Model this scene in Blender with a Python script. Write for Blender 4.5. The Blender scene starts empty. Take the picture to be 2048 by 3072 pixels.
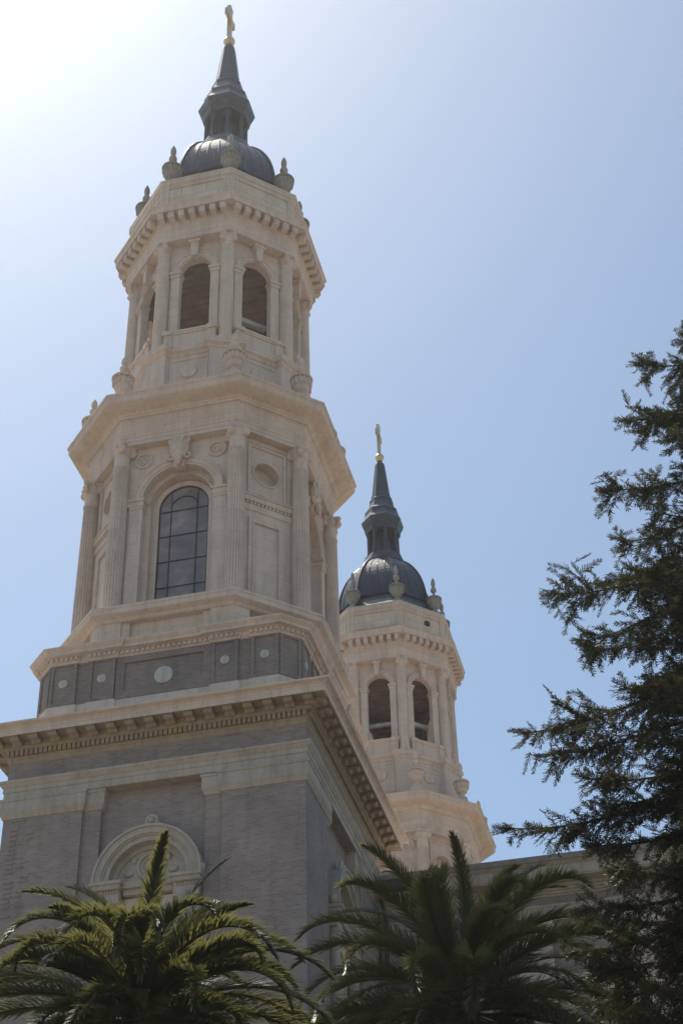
import bpy, bmesh, math, random
import numpy as np
from mathutils import Matrix, Vector
PI = math.pi
R_ = math.radians
scene = bpy.context.scene
C = scene.collection

# ------------------------------------------------------------------ camera
CAM = Vector((13.762, -41.01, 1.6))
yaw, pitch, roll = R_(12.967), R_(37.559), R_(-1.418)
fw = Vector((-math.sin(yaw)*math.cos(pitch), math.cos(yaw)*math.cos(pitch), math.sin(pitch)))
rt = Vector((math.cos(yaw), math.sin(yaw), 0))
up = rt.cross(fw)
rt2 = math.cos(roll)*rt + math.sin(roll)*up
up2 = -math.sin(roll)*rt + math.cos(roll)*up
cd = bpy.data.cameras.new('camera')
cam = bpy.data.objects.new('camera', cd)
C.objects.link(cam)
cam.matrix_world = Matrix(((rt2.x, up2.x, -fw.x, CAM.x), (rt2.y, up2.y, -fw.y, CAM.y), (rt2.z, up2.z, -fw.z, CAM.z), (0, 0, 0, 1)))
cd.sensor_fit = 'VERTICAL'
cd.sensor_height = 36.0
cd.sensor_width = 24.0
cd.lens = 4980.0/3072.0*36.0
cd.clip_start = 0.1
cd.clip_end = 3000
scene.camera = cam

# ------------------------------------------------------------------ sky, sun, exposure
SUN_EL, SUN_AZ = R_(65.0), R_(50.0)          # azimuth measured from +Y towards -X
w = bpy.data.worlds.new('World')
scene.world = w
w.use_nodes = True
nt = w.node_tree
bg = nt.nodes['Background']
sky = nt.nodes.new('ShaderNodeTexSky')
sky.sky_type = 'NISHITA'
sky.sun_disc = False
sky.sun_elevation = SUN_EL
sky.sun_rotation = -SUN_AZ
sky.altitude = 50
sky.air_density = 1.0
sky.dust_density = 1.3
sky.ozone_density = 0.2
tint = nt.nodes.new('ShaderNodeMix')
tint.data_type = 'RGBA'; tint.blend_type = 'MULTIPLY'
tint.inputs[0].default_value = 1.0
tint.inputs[7].default_value = (0.95, 1.02, 1.0, 1)
nt.links.new(sky.outputs['Color'], tint.inputs[6])
nt.links.new(tint.outputs[2], bg.inputs['Color'])
bg.inputs['Strength'].default_value = 0.138
sd = bpy.data.lights.new('sun', 'SUN')
sd.energy = 4.0
sd.angle = R_(0.5)
sd.color = (1.0, 0.95, 0.86)
sun = bpy.data.objects.new('sun', sd)
C.objects.link(sun)
sdir = Vector((-math.sin(SUN_AZ)*math.cos(SUN_EL), math.cos(SUN_AZ)*math.cos(SUN_EL), math.sin(SUN_EL)))
sun.rotation_euler = sdir.to_track_quat('Z', 'Y').to_euler()
sun.location = (0, 0, 80)
vs = scene.view_settings
vs.view_transform = 'Standard'
vs.look = 'None'
vs.gamma = 1
vs.exposure = 0.1
scene.render.resolution_x = 682
scene.render.resolution_y = 1024

# ------------------------------------------------------------------ materials
def new_mat(name):
    m = bpy.data.materials.new(name)
    m.use_nodes = True
    return m, m.node_tree, m.node_tree.nodes['Principled BSDF']

def noise(t, scale, detail=4, vec=None, rough=0.55):
    n = t.nodes.new('ShaderNodeTexNoise')
    n.inputs['Scale'].default_value = scale
    n.inputs['Detail'].default_value = detail
    n.inputs['Roughness'].default_value = rough
    if vec is not None:
        t.links.new(vec, n.inputs['Vector'])
    return n.outputs['Fac']

def ramp(t, fac, stops):
    r = t.nodes.new('ShaderNodeValToRGB')
    e = r.color_ramp.elements
    while len(e) < len(stops):
        e.new(0.5)
    for q, (p, c) in zip(e, stops):
        q.position = p
        q.color = (*c, 1)
    t.links.new(fac, r.inputs['Fac'])
    return r.outputs['Color']

def mix(t, a, b, fac, mode='MIX'):
    m = t.nodes.new('ShaderNodeMix')
    m.data_type = 'RGBA'
    m.blend_type = mode
    for s, v in ((0, fac), (6, a), (7, b)):
        if isinstance(v, (int, float)):
            m.inputs[s].default_value = v
        elif isinstance(v, tuple):
            m.inputs[s].default_value = (*v, 1)
        else:
            t.links.new(v, m.inputs[s])
    return m.outputs[2]

def obj_coord(t, scale=(1, 1, 1)):
    tc = t.nodes.new('ShaderNodeTexCoord')
    mp = t.nodes.new('ShaderNodeMapping')
    mp.inputs['Scale'].default_value = scale
    t.links.new(tc.outputs['Object'], mp.inputs['Vector'])
    return mp.outputs['Vector']

def bump(t, bsdf, h, strength, dist=0.02):
    b = t.nodes.new('ShaderNodeBump')
    b.inputs['Strength'].default_value = strength
    b.inputs['Distance'].default_value = dist
    t.links.new(h, b.inputs['Height'])
    t.links.new(b.outputs['Normal'], bsdf.inputs['Normal'])

def stone_mat(name, c, streak=0.5, joints=False):
    m, t, b = new_mat(name)
    v = obj_coord(t)
    vs_ = obj_coord(t, (5, 5, 0.5))
    dark = tuple(x*0.86 for x in c)
    lite = tuple(min(1, x*1.07) for x in c)
    col = ramp(t, noise(t, 1.1, 8, v, 0.65), [(0.32, dark), (0.52, c), (0.72, lite)])
    st = ramp(t, noise(t, 1.0, 5, vs_, 0.6), [(0.46, (1, 1, 1)), (0.66, (0.72, 0.68, 0.62))])
    col = mix(t, col, st, streak, 'MULTIPLY')
    fine = noise(t, 30, 3, v)
    col = mix(t, col, ramp(t, fine, [(0.3, (0.86, 0.86, 0.86)), (0.7, (1.06, 1.06, 1.06))]), 1.0, 'MULTIPLY')
    col = mix(t, col, brick_node(t, 0.92, 0.43, 0.011, (1.02, 1.02, 1.02), (0.90, 0.89, 0.87), (0.66, 0.60, 0.54)), 0.8 if joints else 0.4, 'MULTIPLY')
    t.links.new(col, b.inputs['Base Color'])
    b.inputs['Roughness'].default_value = 0.85
    bump(t, b, fine, 0.25, 0.01)
    return m

def brick_node(t, bw, bh, mortar, c1, c2, cm):
    tc = t.nodes.new('ShaderNodeTexCoord')
    sp = t.nodes.new('ShaderNodeSeparateXYZ')
    t.links.new(tc.outputs['Object'], sp.inputs[0])
    ad = t.nodes.new('ShaderNodeMath')
    ad.operation = 'ADD'
    t.links.new(sp.outputs['X'], ad.inputs[0])
    t.links.new(sp.outputs['Y'], ad.inputs[1])
    cb = t.nodes.new('ShaderNodeCombineXYZ')
    t.links.new(ad.outputs[0], cb.inputs['X'])
    t.links.new(sp.outputs['Z'], cb.inputs['Y'])
    br = t.nodes.new('ShaderNodeTexBrick')
    t.links.new(cb.outputs[0], br.inputs['Vector'])
    br.inputs['Scale'].default_value = 1.0
    br.inputs['Brick Width'].default_value = bw
    br.inputs['Row Height'].default_value = bh
    br.inputs['Mortar Size'].default_value = mortar
    br.inputs['Color1'].default_value = (*c1, 1)
    br.inputs['Color2'].default_value = (*c2, 1)
    br.inputs['Mortar'].default_value = (*cm, 1)
    return br.outputs['Color']

def brick_mat(name, c):
    m, t, b = new_mat(name)
    v = obj_coord(t)
    k = lambda s: tuple(x*s for x in c)
    col = brick_node(t, 0.21, 0.068, 0.009, k(0.84), k(1.12), k(1.16))
    big = noise(t, 0.7, 6, v, 0.6)
    col = mix(t, col, ramp(t, big, [(0.3, (0.78, 0.78, 0.80)), (0.7, (1.12, 1.10, 1.08))]), 1.0, 'MULTIPLY')
    st = ramp(t, noise(t, 1.0, 5, obj_coord(t, (3, 3, 0.25)), 0.6), [(0.5, (1, 1, 1)), (0.7, (0.78, 0.76, 0.74))])
    col = mix(t, col, st, 0.7, 'MULTIPLY')
    eff = ramp(t, noise(t, 2.2, 6, v, 0.7), [(0.60, (0, 0, 0)), (0.78, (1, 1, 1))])
    col = mix(t, col, k(1.7), mix(t, (0, 0, 0), eff, 0.35))
    t.links.new(col, b.inputs['Base Color'])
    b.inputs['Roughness'].default_value = 0.9
    bump(t, b, noise(t, 18, 4, v), 0.3, 0.01)
    return m

M = {}
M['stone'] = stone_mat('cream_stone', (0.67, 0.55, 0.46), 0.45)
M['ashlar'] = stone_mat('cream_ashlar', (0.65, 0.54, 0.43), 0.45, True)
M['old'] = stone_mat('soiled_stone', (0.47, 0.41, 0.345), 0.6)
M['brown'] = stone_mat('brown_stone', (0.37, 0.30, 0.21), 0.6)  # darker brown for the cornice bed, dentils and modillions
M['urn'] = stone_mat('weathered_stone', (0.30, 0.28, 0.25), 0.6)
M['disc'] = stone_mat('pale_marble', (0.55, 0.54, 0.50), 0.7)
M['brick'] = brick_mat('grey_brick', (0.29, 0.24, 0.215))
M['attic'] = brick_mat('dark_grey_brick', (0.25, 0.205, 0.18))

def lead():
    m, t, b = new_mat('dark_lead_sheet')
    v = obj_coord(t)
    col = ramp(t, noise(t, 2.0, 6, v), [(0.3, (0.018, 0.018, 0.025)), (0.7, (0.042, 0.041, 0.050))])
    run = ramp(t, noise(t, 1.0, 4, obj_coord(t, (9, 9, 0.35)), 0.6), [(0.58, (0, 0, 0)), (0.78, (0.6, 0.6, 0.6))])
    col = mix(t, col, (0.22, 0.22, 0.24), run)
    t.links.new(col, b.inputs['Base Color'])
    b.inputs['Metallic'].default_value = 0.15
    b.inputs['Roughness'].default_value = 0.38
    bump(t, b, noise(t, 5, 3, v), 0.15, 0.03)
    return m
M['lead'] = lead()

def plain(name, c, rough=0.6, metal=0.0, var=0.25, sc=6):
    m, t, b = new_mat(name)
    v = obj_coord(t)
    col = ramp(t, noise(t, sc, 5, v), [(0.3, tuple(x*(1-var) for x in c)), (0.7, tuple(min(1, x*(1+var)) for x in c))])
    t.links.new(col, b.inputs['Base Color'])
    b.inputs['Roughness'].default_value = rough
    b.inputs['Metallic'].default_value = metal
    return m
M['gold'] = plain('gilded_metal', (0.66, 0.50, 0.25), 0.36, 1.0, 0.15)
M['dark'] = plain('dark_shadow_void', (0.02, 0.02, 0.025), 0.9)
M['iron'] = plain('dark_iron', (0.03, 0.03, 0.035), 0.6)
M['gutter'] = plain('brown_metal', (0.055, 0.045, 0.045), 0.5)
M['beam'] = plain('pale_painted_timber', (0.55, 0.52, 0.47), 0.7)
M['roof'] = plain('clay_roof', (0.50, 0.40, 0.30), 0.85)
M['edge'] = plain('weathered_metal_edge', (0.26, 0.21, 0.18), 0.7)
M['bark'] = plain('bark', (0.10, 0.07, 0.05), 0.95, 0, 0.45, 9)
M['palmbark'] = plain('palm_bark', (0.12, 0.09, 0.06), 0.95, 0, 0.45, 7)
M['lamp'] = plain('white_enamel', (0.75, 0.75, 0.72), 0.4)

def planks():
    m, t, b = new_mat('brown_planks')
    sp = t.nodes.new('ShaderNodeSeparateXYZ')
    t.links.new(obj_coord(t), sp.inputs[0])
    wv = t.nodes.new('ShaderNodeMath'); wv.operation = 'FRACT'
    ml = t.nodes.new('ShaderNodeMath'); ml.operation = 'MULTIPLY'; ml.inputs[1].default_value = 3.2
    ay = t.nodes.new('ShaderNodeMath'); ay.operation = 'ADD'
    t.links.new(sp.outputs['Z'], ay.inputs[0]); t.links.new(sp.outputs['Y'], ay.inputs[1])
    t.links.new(ay.outputs[0], ml.inputs[0]); t.links.new(ml.outputs[0], wv.inputs[0])
    grain = ramp(t, noise(t, 2.5, 6, obj_coord(t, (1, 1, 3))), [(0.3, (0.12, 0.078, 0.062)), (0.7, (0.27, 0.175, 0.14))])
    gap = ramp(t, wv.outputs[0], [(0.04, (0.3, 0.3, 0.3)), (0.10, (1, 1, 1))])
    t.links.new(mix(t, grain, gap, 1.0, 'MULTIPLY'), b.inputs['Base Color'])
    b.inputs['Roughness'].default_value = 0.8
    return m
M['planks'] = planks()

def glass():
    m, t, b = new_mat('window_glass')
    v = obj_coord(t)
    col = ramp(t, noise(t, 1.6, 4, v), [(0.35, (0.15, 0.125, 0.125)), (0.55, (0.22, 0.18, 0.175)), (0.7, (0.34, 0.27, 0.24))])
    t.links.new(col, b.inputs['Base Color'])
    b.inputs['Roughness'].default_value = 0.28
    b.inputs['Specular IOR Level'].default_value = 0.7
    bump(t, b, noise(t, 3, 2, v), 0.12, 0.05)
    return m
M['glass'] = glass()

def leaf(name, c, c2, trans, rough=0.45):
    m, t, b = new_mat(name)
    ge = t.nodes.new('ShaderNodeObjectInfo')
    col = ramp(t, noise(t, 1.7, 4, obj_coord(t), 0.6), [(0.32, c), (0.68, c2)])
    col = mix(t, col, ramp(t, noise(t, 14, 2, obj_coord(t)), [(0.3, (0.6, 0.7, 0.6)), (0.7, (1.35, 1.25, 1.1))]), 1.0, 'MULTIPLY')
    t.links.new(col, b.inputs['Base Color'])
    b.inputs['Roughness'].default_value = rough
    tr = t.nodes.new('ShaderNodeBsdfTranslucent')
    t.links.new(mix(t, col, (1.0, 0.9, 0.25), 0.25 if trans > 0.3 else 0.1), tr.inputs['Color'])
    ms = t.nodes.new('ShaderNodeMixShader')
    ms.inputs[0].default_value = trans
    out = t.nodes['Material Output']
    t.links.new(b.outputs[0], ms.inputs[1])
    t.links.new(tr.outputs[0], ms.inputs[2])
    t.links.new(ms.outputs[0], out.inputs['Surface'])
    return m
M['palm'] = leaf('palm_leaf', (0.008, 0.015, 0.004), (0.027, 0.038, 0.008), 0.42, 0.40)
M['needle'] = leaf('conifer_needle', (0.016, 0.023, 0.010), (0.048, 0.044, 0.019), 0.18, 0.6)

# ------------------------------------------------------------------ mesh helpers
def offset_poly(poly, d):
    n = len(poly)
    out = []
    for i in range(n):
        a, b, c = Vector(poly[i-1]), Vector(poly[i]), Vector(poly[(i+1) % n])
        e1 = (b-a).normalized(); e2 = (c-b).normalized()
        n1 = Vector((e1.y, -e1.x)); n2 = Vector((e2.y, -e2.x))
        k = 1+n1.dot(n2)
        if k < 1e-4:
            k = 1
        out.append(b+(n1+n2)*(d/k))
    return [(p.x, p.y) for p in out]

class MB:
    def __init__(s):
        s.v = []; s.f = []; s.sm = []; s.T = Matrix()
    def rot(s, deg):
        s.T = Matrix.Rotation(R_(deg), 4, 'Z'); return s
    def add(s, vs_, fs, smooth=False):
        o = len(s.v)
        s.v += [tuple(s.T @ Vector(p)) for p in vs_]
        s.f += [tuple(o+i for i in q) for q in fs]
        s.sm += [smooth]*len(fs)
    def box(s, x0, x1, y0, y1, z0, z1):
        s.add([(x0, y0, z0), (x1, y0, z0), (x1, y1, z0), (x0, y1, z0), (x0, y0, z1), (x1, y0, z1), (x1, y1, z1), (x0, y1, z1)],
              [(3, 2, 1, 0), (4, 5, 6, 7), (0, 1, 5, 4), (1, 2, 6, 5), (2, 3, 7, 6), (3, 0, 4, 7)])
    def sweep(s, poly, prof, bot=True, top=True):
        n = len(poly); vv = []; ff = []
        for d, z in prof:
            vv += [(x, y, z) for x, y in offset_poly(poly, d)]
        for k in range(len(prof)-1):
            for i in range(n):
                j = (i+1) % n
                ff.append((k*n+i, k*n+j, (k+1)*n+j, (k+1)*n+i))
        if bot: ff.append(tuple(range(n-1, -1, -1)))
        if top: ff.append(tuple((len(prof)-1)*n+i for i in range(n)))
        s.add(vv, ff)
    def lathe(s, prof, n=24, c=(0, 0, 0), fn=None, smooth=True, caps=True, ax=None):
        vv = []; ff = []
        for r, z in prof:
            for i in range(n):
                a = 2*PI*i/n
                q = r*(fn(a, z) if fn else 1)
                p = Vector((q*math.cos(a), q*math.sin(a), z))
                if ax: p = ax @ p
                vv.append((c[0]+p.x, c[1]+p.y, c[2]+p.z))
        for k in range(len(prof)-1):
            for i in range(n):
                j = (i+1) % n
                ff.append((k*n+i, k*n+j, (k+1)*n+j, (k+1)*n+i))
        s.add(vv, ff, smooth)
        if caps:
            s.add(vv[:n], [tuple(range(n-1, -1, -1))])
            s.add(vv[-n:], [tuple(range(n))])
    def ell(s, c, r, n=12, m=8, ax=None):
        prof = [(max(math.sin(PI*k/m), 0.02), -math.cos(PI*k/m)) for k in range(m+1)]
        A = Matrix.Diagonal((*r, 1)).to_3x3()
        if ax: A = ax @ A
        s.lathe(prof, n, c, ax=A, caps=False)
    def torus(s, c, R, r, n=24, m=8, ax=None, a0=0, a1=2*PI):
        vv = []; ff = []
        full = abs(a1-a0-2*PI) < 1e-6
        N = n if full else n+1
        for i in range(N):
            a = a0+(a1-a0)*i/n
            for j in range(m):
                b = 2*PI*j/m
                p = Vector(((R+r*math.cos(b))*math.cos(a), r*math.sin(b), (R+r*math.cos(b))*math.sin(a)))
                if ax: p = ax @ p
                vv.append((c[0]+p.x, c[1]+p.y, c[2]+p.z))
        for i in range(n):
            for j in range(m):
                i2 = (i+1) % N; j2 = (j+1) % m
                ff.append((i*m+j, i*m+j2, i2*m+j2, i2*m+j))
        s.add(vv, ff, True)
    def tube(s, pts, rad, n=8):
        vv = []; ff = []
        for k, p in enumerate(pts):
            p = Vector(p)
            d = (Vector(pts[min(k+1, len(pts)-1)])-Vector(pts[max(k-1, 0)])).normalized()
            a = d.cross(Vector((0.13, 0.31, 0.94)) if abs(d.z) < 0.9 else Vector((1, 0, 0))).normalized()
            b = d.cross(a)
            r = rad[k] if isinstance(rad, (list, tuple)) else rad
            for i in range(n):
                t = 2*PI*i/n
                vv.append(tuple(p+a*(r*math.cos(t))+b*(r*math.sin(t))))
        for k in range(len(pts)-1):
            for i in range(n):
                j = (i+1) % n
                ff.append((k*n+i, k*n+j, (k+1)*n+j, (k+1)*n+i))
        s.add(vv, ff, True)
        s.add(vv[:n], [tuple(range(n))]); s.add(vv[-n:], [tuple(range(n-1, -1, -1))])
    def prism(s, pts, y0, y1):            # outline in x,z pushed from y0 to y1
        n = len(pts)
        s.add([(x, y0, z) for x, z in pts]+[(x, y1, z) for x, z in pts],
              [tuple(range(n)), tuple(range(2*n-1, n-1, -1))]+[(i, n+i, n+(i+1) % n, (i+1) % n) for i in range(n)])
    def ring(s, r0, r1, zc, y0, y1, a0=0, a1=PI, n=28, xc=0):   # annulus sector in x,z, front at y0, back at y1
        vv = []; ff = []
        for i in range(n+1):
            a = a0+(a1-a0)*i/n
            for r in (r0, r1):
                for y in (y0, y1):
                    vv.append((xc+r*math.cos(a), y, zc+r*math.sin(a)))
        for i in range(n):
            o = i*4; q = o+4
            ff += [(o, o+2, q+2, q), (o+2, o+3, q+3, q+2), (o+3, o+1, q+1, q+3), (o+1, o, q, q+1)]
        ff += [(0, 1, 3, 2), (4*n, 4*n+2, 4*n+3, 4*n+1)]
        s.add(vv, ff)
    def arch_wall(s, W, z0, z1, a, zs, sill, y, depth, n=24):   # wall x -W..W with an arched hole
        q = lambda x0, x1, za, zb: s.add([(x0, y, za), (x1, y, za), (x1, y, zb), (x0, y, zb)], [(0, 1, 2, 3)])
        q(-W, -a, z0, z1); q(a, W, z0, z1)
        if sill > z0: q(-a, a, z0, sill)
        arc = [(a*math.cos(PI-PI*i/n), zs+a*math.sin(PI*i/n)) for i in range(n+1)]
        for i in range(n):
            (xa, za), (xb, zb) = arc[i], arc[i+1]
            s.add([(xa, y, za), (xb, y, zb), (xb, y, z1), (xa, y, z1)], [(0, 1, 2, 3)])
        path = [(-a, sill)]+arc+[(a, sill)]
        for i in range(len(path)):
            (xa, za), (xb, zb) = path[i], path[(i+1) % len(path)]
            s.add([(xa, y, za), (xb, y, zb), (xb, y+depth, zb), (xa, y+depth, za)], [(0, 1, 2, 3)])
    def hole_wall(s, W, z0, z1, r, zc, y, depth, n=32):         # square field with a round recess
        k = min(W, (z1-z0)/2)
        q = lambda x0, x1, za, zb: s.add([(x0, y, za), (x1, y, za), (x1, y, zb), (x0, y, zb)], [(0, 1, 2, 3)])
        b = r*1.15
        q(-W, W, z0, zc-b); q(-W, W, zc+b, z1); q(-W, -b, zc-b, zc+b); q(b, W, zc-b, zc+b)
        ci = [(r*math.cos(2*PI*i/n), zc+r*math.sin(2*PI*i/n)) for i in range(n)]
        def sq(a):
            c, s_ = math.cos(a), math.sin(a); m = max(abs(c), abs(s_)); return (b*c/m, zc+b*s_/m)
        for i in range(n):
            j = (i+1) % n
            p, p2 = sq(2*PI*i/n), sq(2*PI*(i+1)/n)
            s.add([(ci[i][0], y, ci[i][1]), (p[0], y, p[1]), (p2[0], y, p2[1]), (ci[j][0], y, ci[j][1])], [(0, 1, 2, 3)])
            s.add([(ci[i][0], y, ci[i][1]), (ci[j][0], y, ci[j][1]), (ci[j][0], y+depth, ci[j][1]), (ci[i][0], y+depth, ci[i][1])], [(0, 1, 2, 3)])
        s.add([(x, y+depth, z) for x, z in ci], [tuple(range(n))])
    def frame(s, x0, x1, z0, z1, wd, y0, y1):
        s.box(x0, x1, y0, y1, z1-wd, z1); s.box(x0, x1, y0, y1, z0, z0+wd)
        s.box(x0, x0+wd, y0, y1, z0+wd, z1-wd); s.box(x1-wd, x1, y0, y1, z0+wd, z1-wd)
    def mesh(s, name, mat):
        me = bpy.data.meshes.new(name)
        me.from_pydata(s.v, [], s.f)
        me.polygons.foreach_set('use_smooth', s.sm)
        me.materials.append(mat)
        bm = bmesh.new(); bm.from_mesh(me)
        bmesh.ops.remove_doubles(bm, verts=bm.verts, dist=1e-5)
        bmesh.ops.recalc_face_normals(bm, faces=bm.faces)
        for e in bm.edges:
            if len(e.link_faces) != 2 or not (e.link_faces[0].smooth and e.link_faces[1].smooth) or e.calc_face_angle(0) > R_(48):
                e.smooth = False
        bm.to_mesh(me); bm.free()
        me.update()
        return me
    def build(s, name, mat, parent=None, loc=(0, 0, 0), rz=0):
        return link(name, s.mesh(name, mat), parent, loc, rz)

def link(name, me, parent=None, loc=(0, 0, 0), rz=0):
    o = bpy.data.objects.new(name, me)
    C.objects.link(o)
    o.location = loc; o.rotation_euler = (0, 0, rz)
    if parent: o.parent = parent
    return o

def thing(name, label, cat, loc=(0, 0, 0), group=None):
    o = bpy.data.objects.new(name, None)
    C.objects.link(o)
    o.location = loc; o.empty_display_size = 0.5
    o['label'] = label; o['category'] = cat
    if group: o['group'] = group
    return o

def copy_tree(o, parent=None):
    c = o.copy(); C.objects.link(c)
    if parent: c.parent = parent
    for ch in list(o.children):
        copy_tree(ch, c)
    return c

def irr(p, q):
    return [(p, -q), (q, -p), (q, p), (p, q), (-p, q), (-q, p), (-q, -p), (-p, -q)]
def octo(R):
    return [(R*math.cos(R_(a)), R*math.sin(R_(a))) for a in (-67.5, -22.5, 22.5, 67.5, 112.5, 157.5, 202.5, 247.5)]
def square(h):
    return [(h, -h), (h, h), (-h, h), (-h, -h)]
def four(front):                          # a front side's outline turned round the four sides
    out = []
    for k in range(4):
        c, s = [(1, 0), (0, 1), (-1, 0), (0, -1)][k]
        out += [(x*c-y*s, x*s+y*c) for x, y in front]
    return out
def sym(half):                            # outline for x >= 0, from the middle to the corner
    return [(-x, y) for x, y in reversed(half)]+half

# ------------------------------------------------------------------ ground
g = MB()
g.add([(-1500, -1500, 0), (1500, -1500, 0), (1500, 1500, 0), (-1500, 1500, 0)], [(0, 1, 2, 3)])
ground = g.build('ground', plain('paving', (0.24, 0.195, 0.14), 0.9, 0, 0.3, 0.4))
ground['kind'] = 'structure'

# ------------------------------------------------------------------ the bell tower
def fluted_column(r0, r1, z0, z1, nf=20):
    mb = MB()
    n = nf*4
    def fl(a, z):
        return 1-0.10*max(0, math.cos(a*nf))**0.7 if math.cos(a*nf) > 0 else 1
    mb.lathe([(r0+(r1-r0)*(k/6)**1.4, z0+(z1-z0)*k/6) for k in range(7)], n, fn=fl, caps=False)
    return mb

def spiral_column(r0, r1, z0, z1, strands=8, pitch=0.76, n=64, step=0.035, amp=0.085):
    mb = MB()
    m = int((z1-z0)/step)
    def fl(a, z):
        t = (strands*(a-2*PI*(z-z0)/pitch)) % (2*PI)
        return 1-amp+amp*abs(math.sin(t/2))*1.6
    mb.lathe([(r0+(r1-r0)*k/m, z0+(z1-z0)*k/m) for k in range(m+1)], n, fn=fl, caps=True)
    return mb

def ionic_capital(r, h, ab):
    mb = MB()
    mb.lathe([(r*1.0, 0), (r*1.08, h*0.10), (r*1.02, h*0.14), (r*1.25, h*0.45), (r*1.28, h*0.62)], 24)
    # four corner volutes
    for k in range(4):
        a = PI/4+k*PI/2
        c = (math.cos(a)*ab*1.02, math.sin(a)*ab*1.02, h*0.42)
        ax = Matrix.Rotation(a, 3, 'Z') @ Matrix.Rotation(PI/2, 3, 'X')
        for s_ in (-1, 1):
            mb.lathe([(h*0.30, -0.35*r), (h*0.34, -0.2*r), (h*0.34, 0.2*r), (h*0.30, 0.35*r)], 14, c, ax=ax)
    # abacus with hollow sides
    pts = []
    for k in range(4):
        a = PI/4+k*PI/2
        for d in (-0.12, 0.12):
            pts.append((ab*1.42*math.cos(a+d), ab*1.42*math.sin(a+d)))
        am = a+PI/4
        pts.append((ab*0.86*math.cos(am), ab*0.86*math.sin(am)))
    pts = pts
    mb.sweep(pts, [(-0.02, h*0.70), (0.0, h*0.78), (0.02, h*0.90), (0.02, h)])
    # little egg under the abacus on each side
    for k in range(4):
        a = k*PI/2
        mb.ell((math.cos(a)*ab*0.95, math.sin(a)*ab*0.95, h*0.78), (r*0.22, r*0.22, h*0.2), 8, 6)
    return mb

def urn_mesh(s=1.0, plinth=0.0, fin=1.0):
    b = MB()
    pr = [(0.22, 0.0), (0.25, 0.03), (0.25, 0.08), (0.16, 0.14), (0.12, 0.22), (0.13, 0.30), (0.20, 0.34), (0.26, 0.40), (0.27, 0.50), (0.30, 0.56)]
    if plinth:
        b.box(-0.26*s, 0.26*s, -0.26*s, 0.26*s, 0, plinth)
    b.lathe([(r*s, plinth+z*s) for r, z in pr], 32, caps=False)
    def rib(a, z):
        return 1+0.07*math.cos(a*13)
    b.lathe([(0.30*s, plinth+0.56*s), (0.345*s, plinth+0.63*s), (0.36*s, plinth+0.74*s), (0.345*s, plinth+0.84*s), (0.32*s, plinth+0.87*s)], 104, fn=rib, caps=False)
    b.lathe([(r*s, plinth+z*s) for r, z in [(0.34, 0.86), (0.395, 0.88), (0.40, 0.93), (0.36, 0.96), (0.27, 1.03), (0.13, 1.09), (0.065, 1.13)]], 32, caps=False)
    f = MB()
    f.lathe([(r*s, plinth+(1.12+(z-1.12)*fin)*s) for r, z in [(0.065, 1.12), (0.055, 1.20), (0.075, 1.24), (0.145, 1.28), (0.155, 1.34), (0.12, 1.40), (0.07, 1.44), (0.095, 1.48), (0.115, 1.55), (0.10, 1.64), (0.05, 1.73), (0.006, 1.78)]], 20)
    return b, f

def dent_row(mb, x0, x1, y, dep, z0, z1, pitch, wd):
    n = max(1, round((x1-x0)/pitch))
    st = (x1-x0)/n
    for i in range(n):
        c = x0+st*(i+0.5)
        mb.box(c-wd/2, c+wd/2, y-dep, y+0.01, z0, z1)

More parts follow.
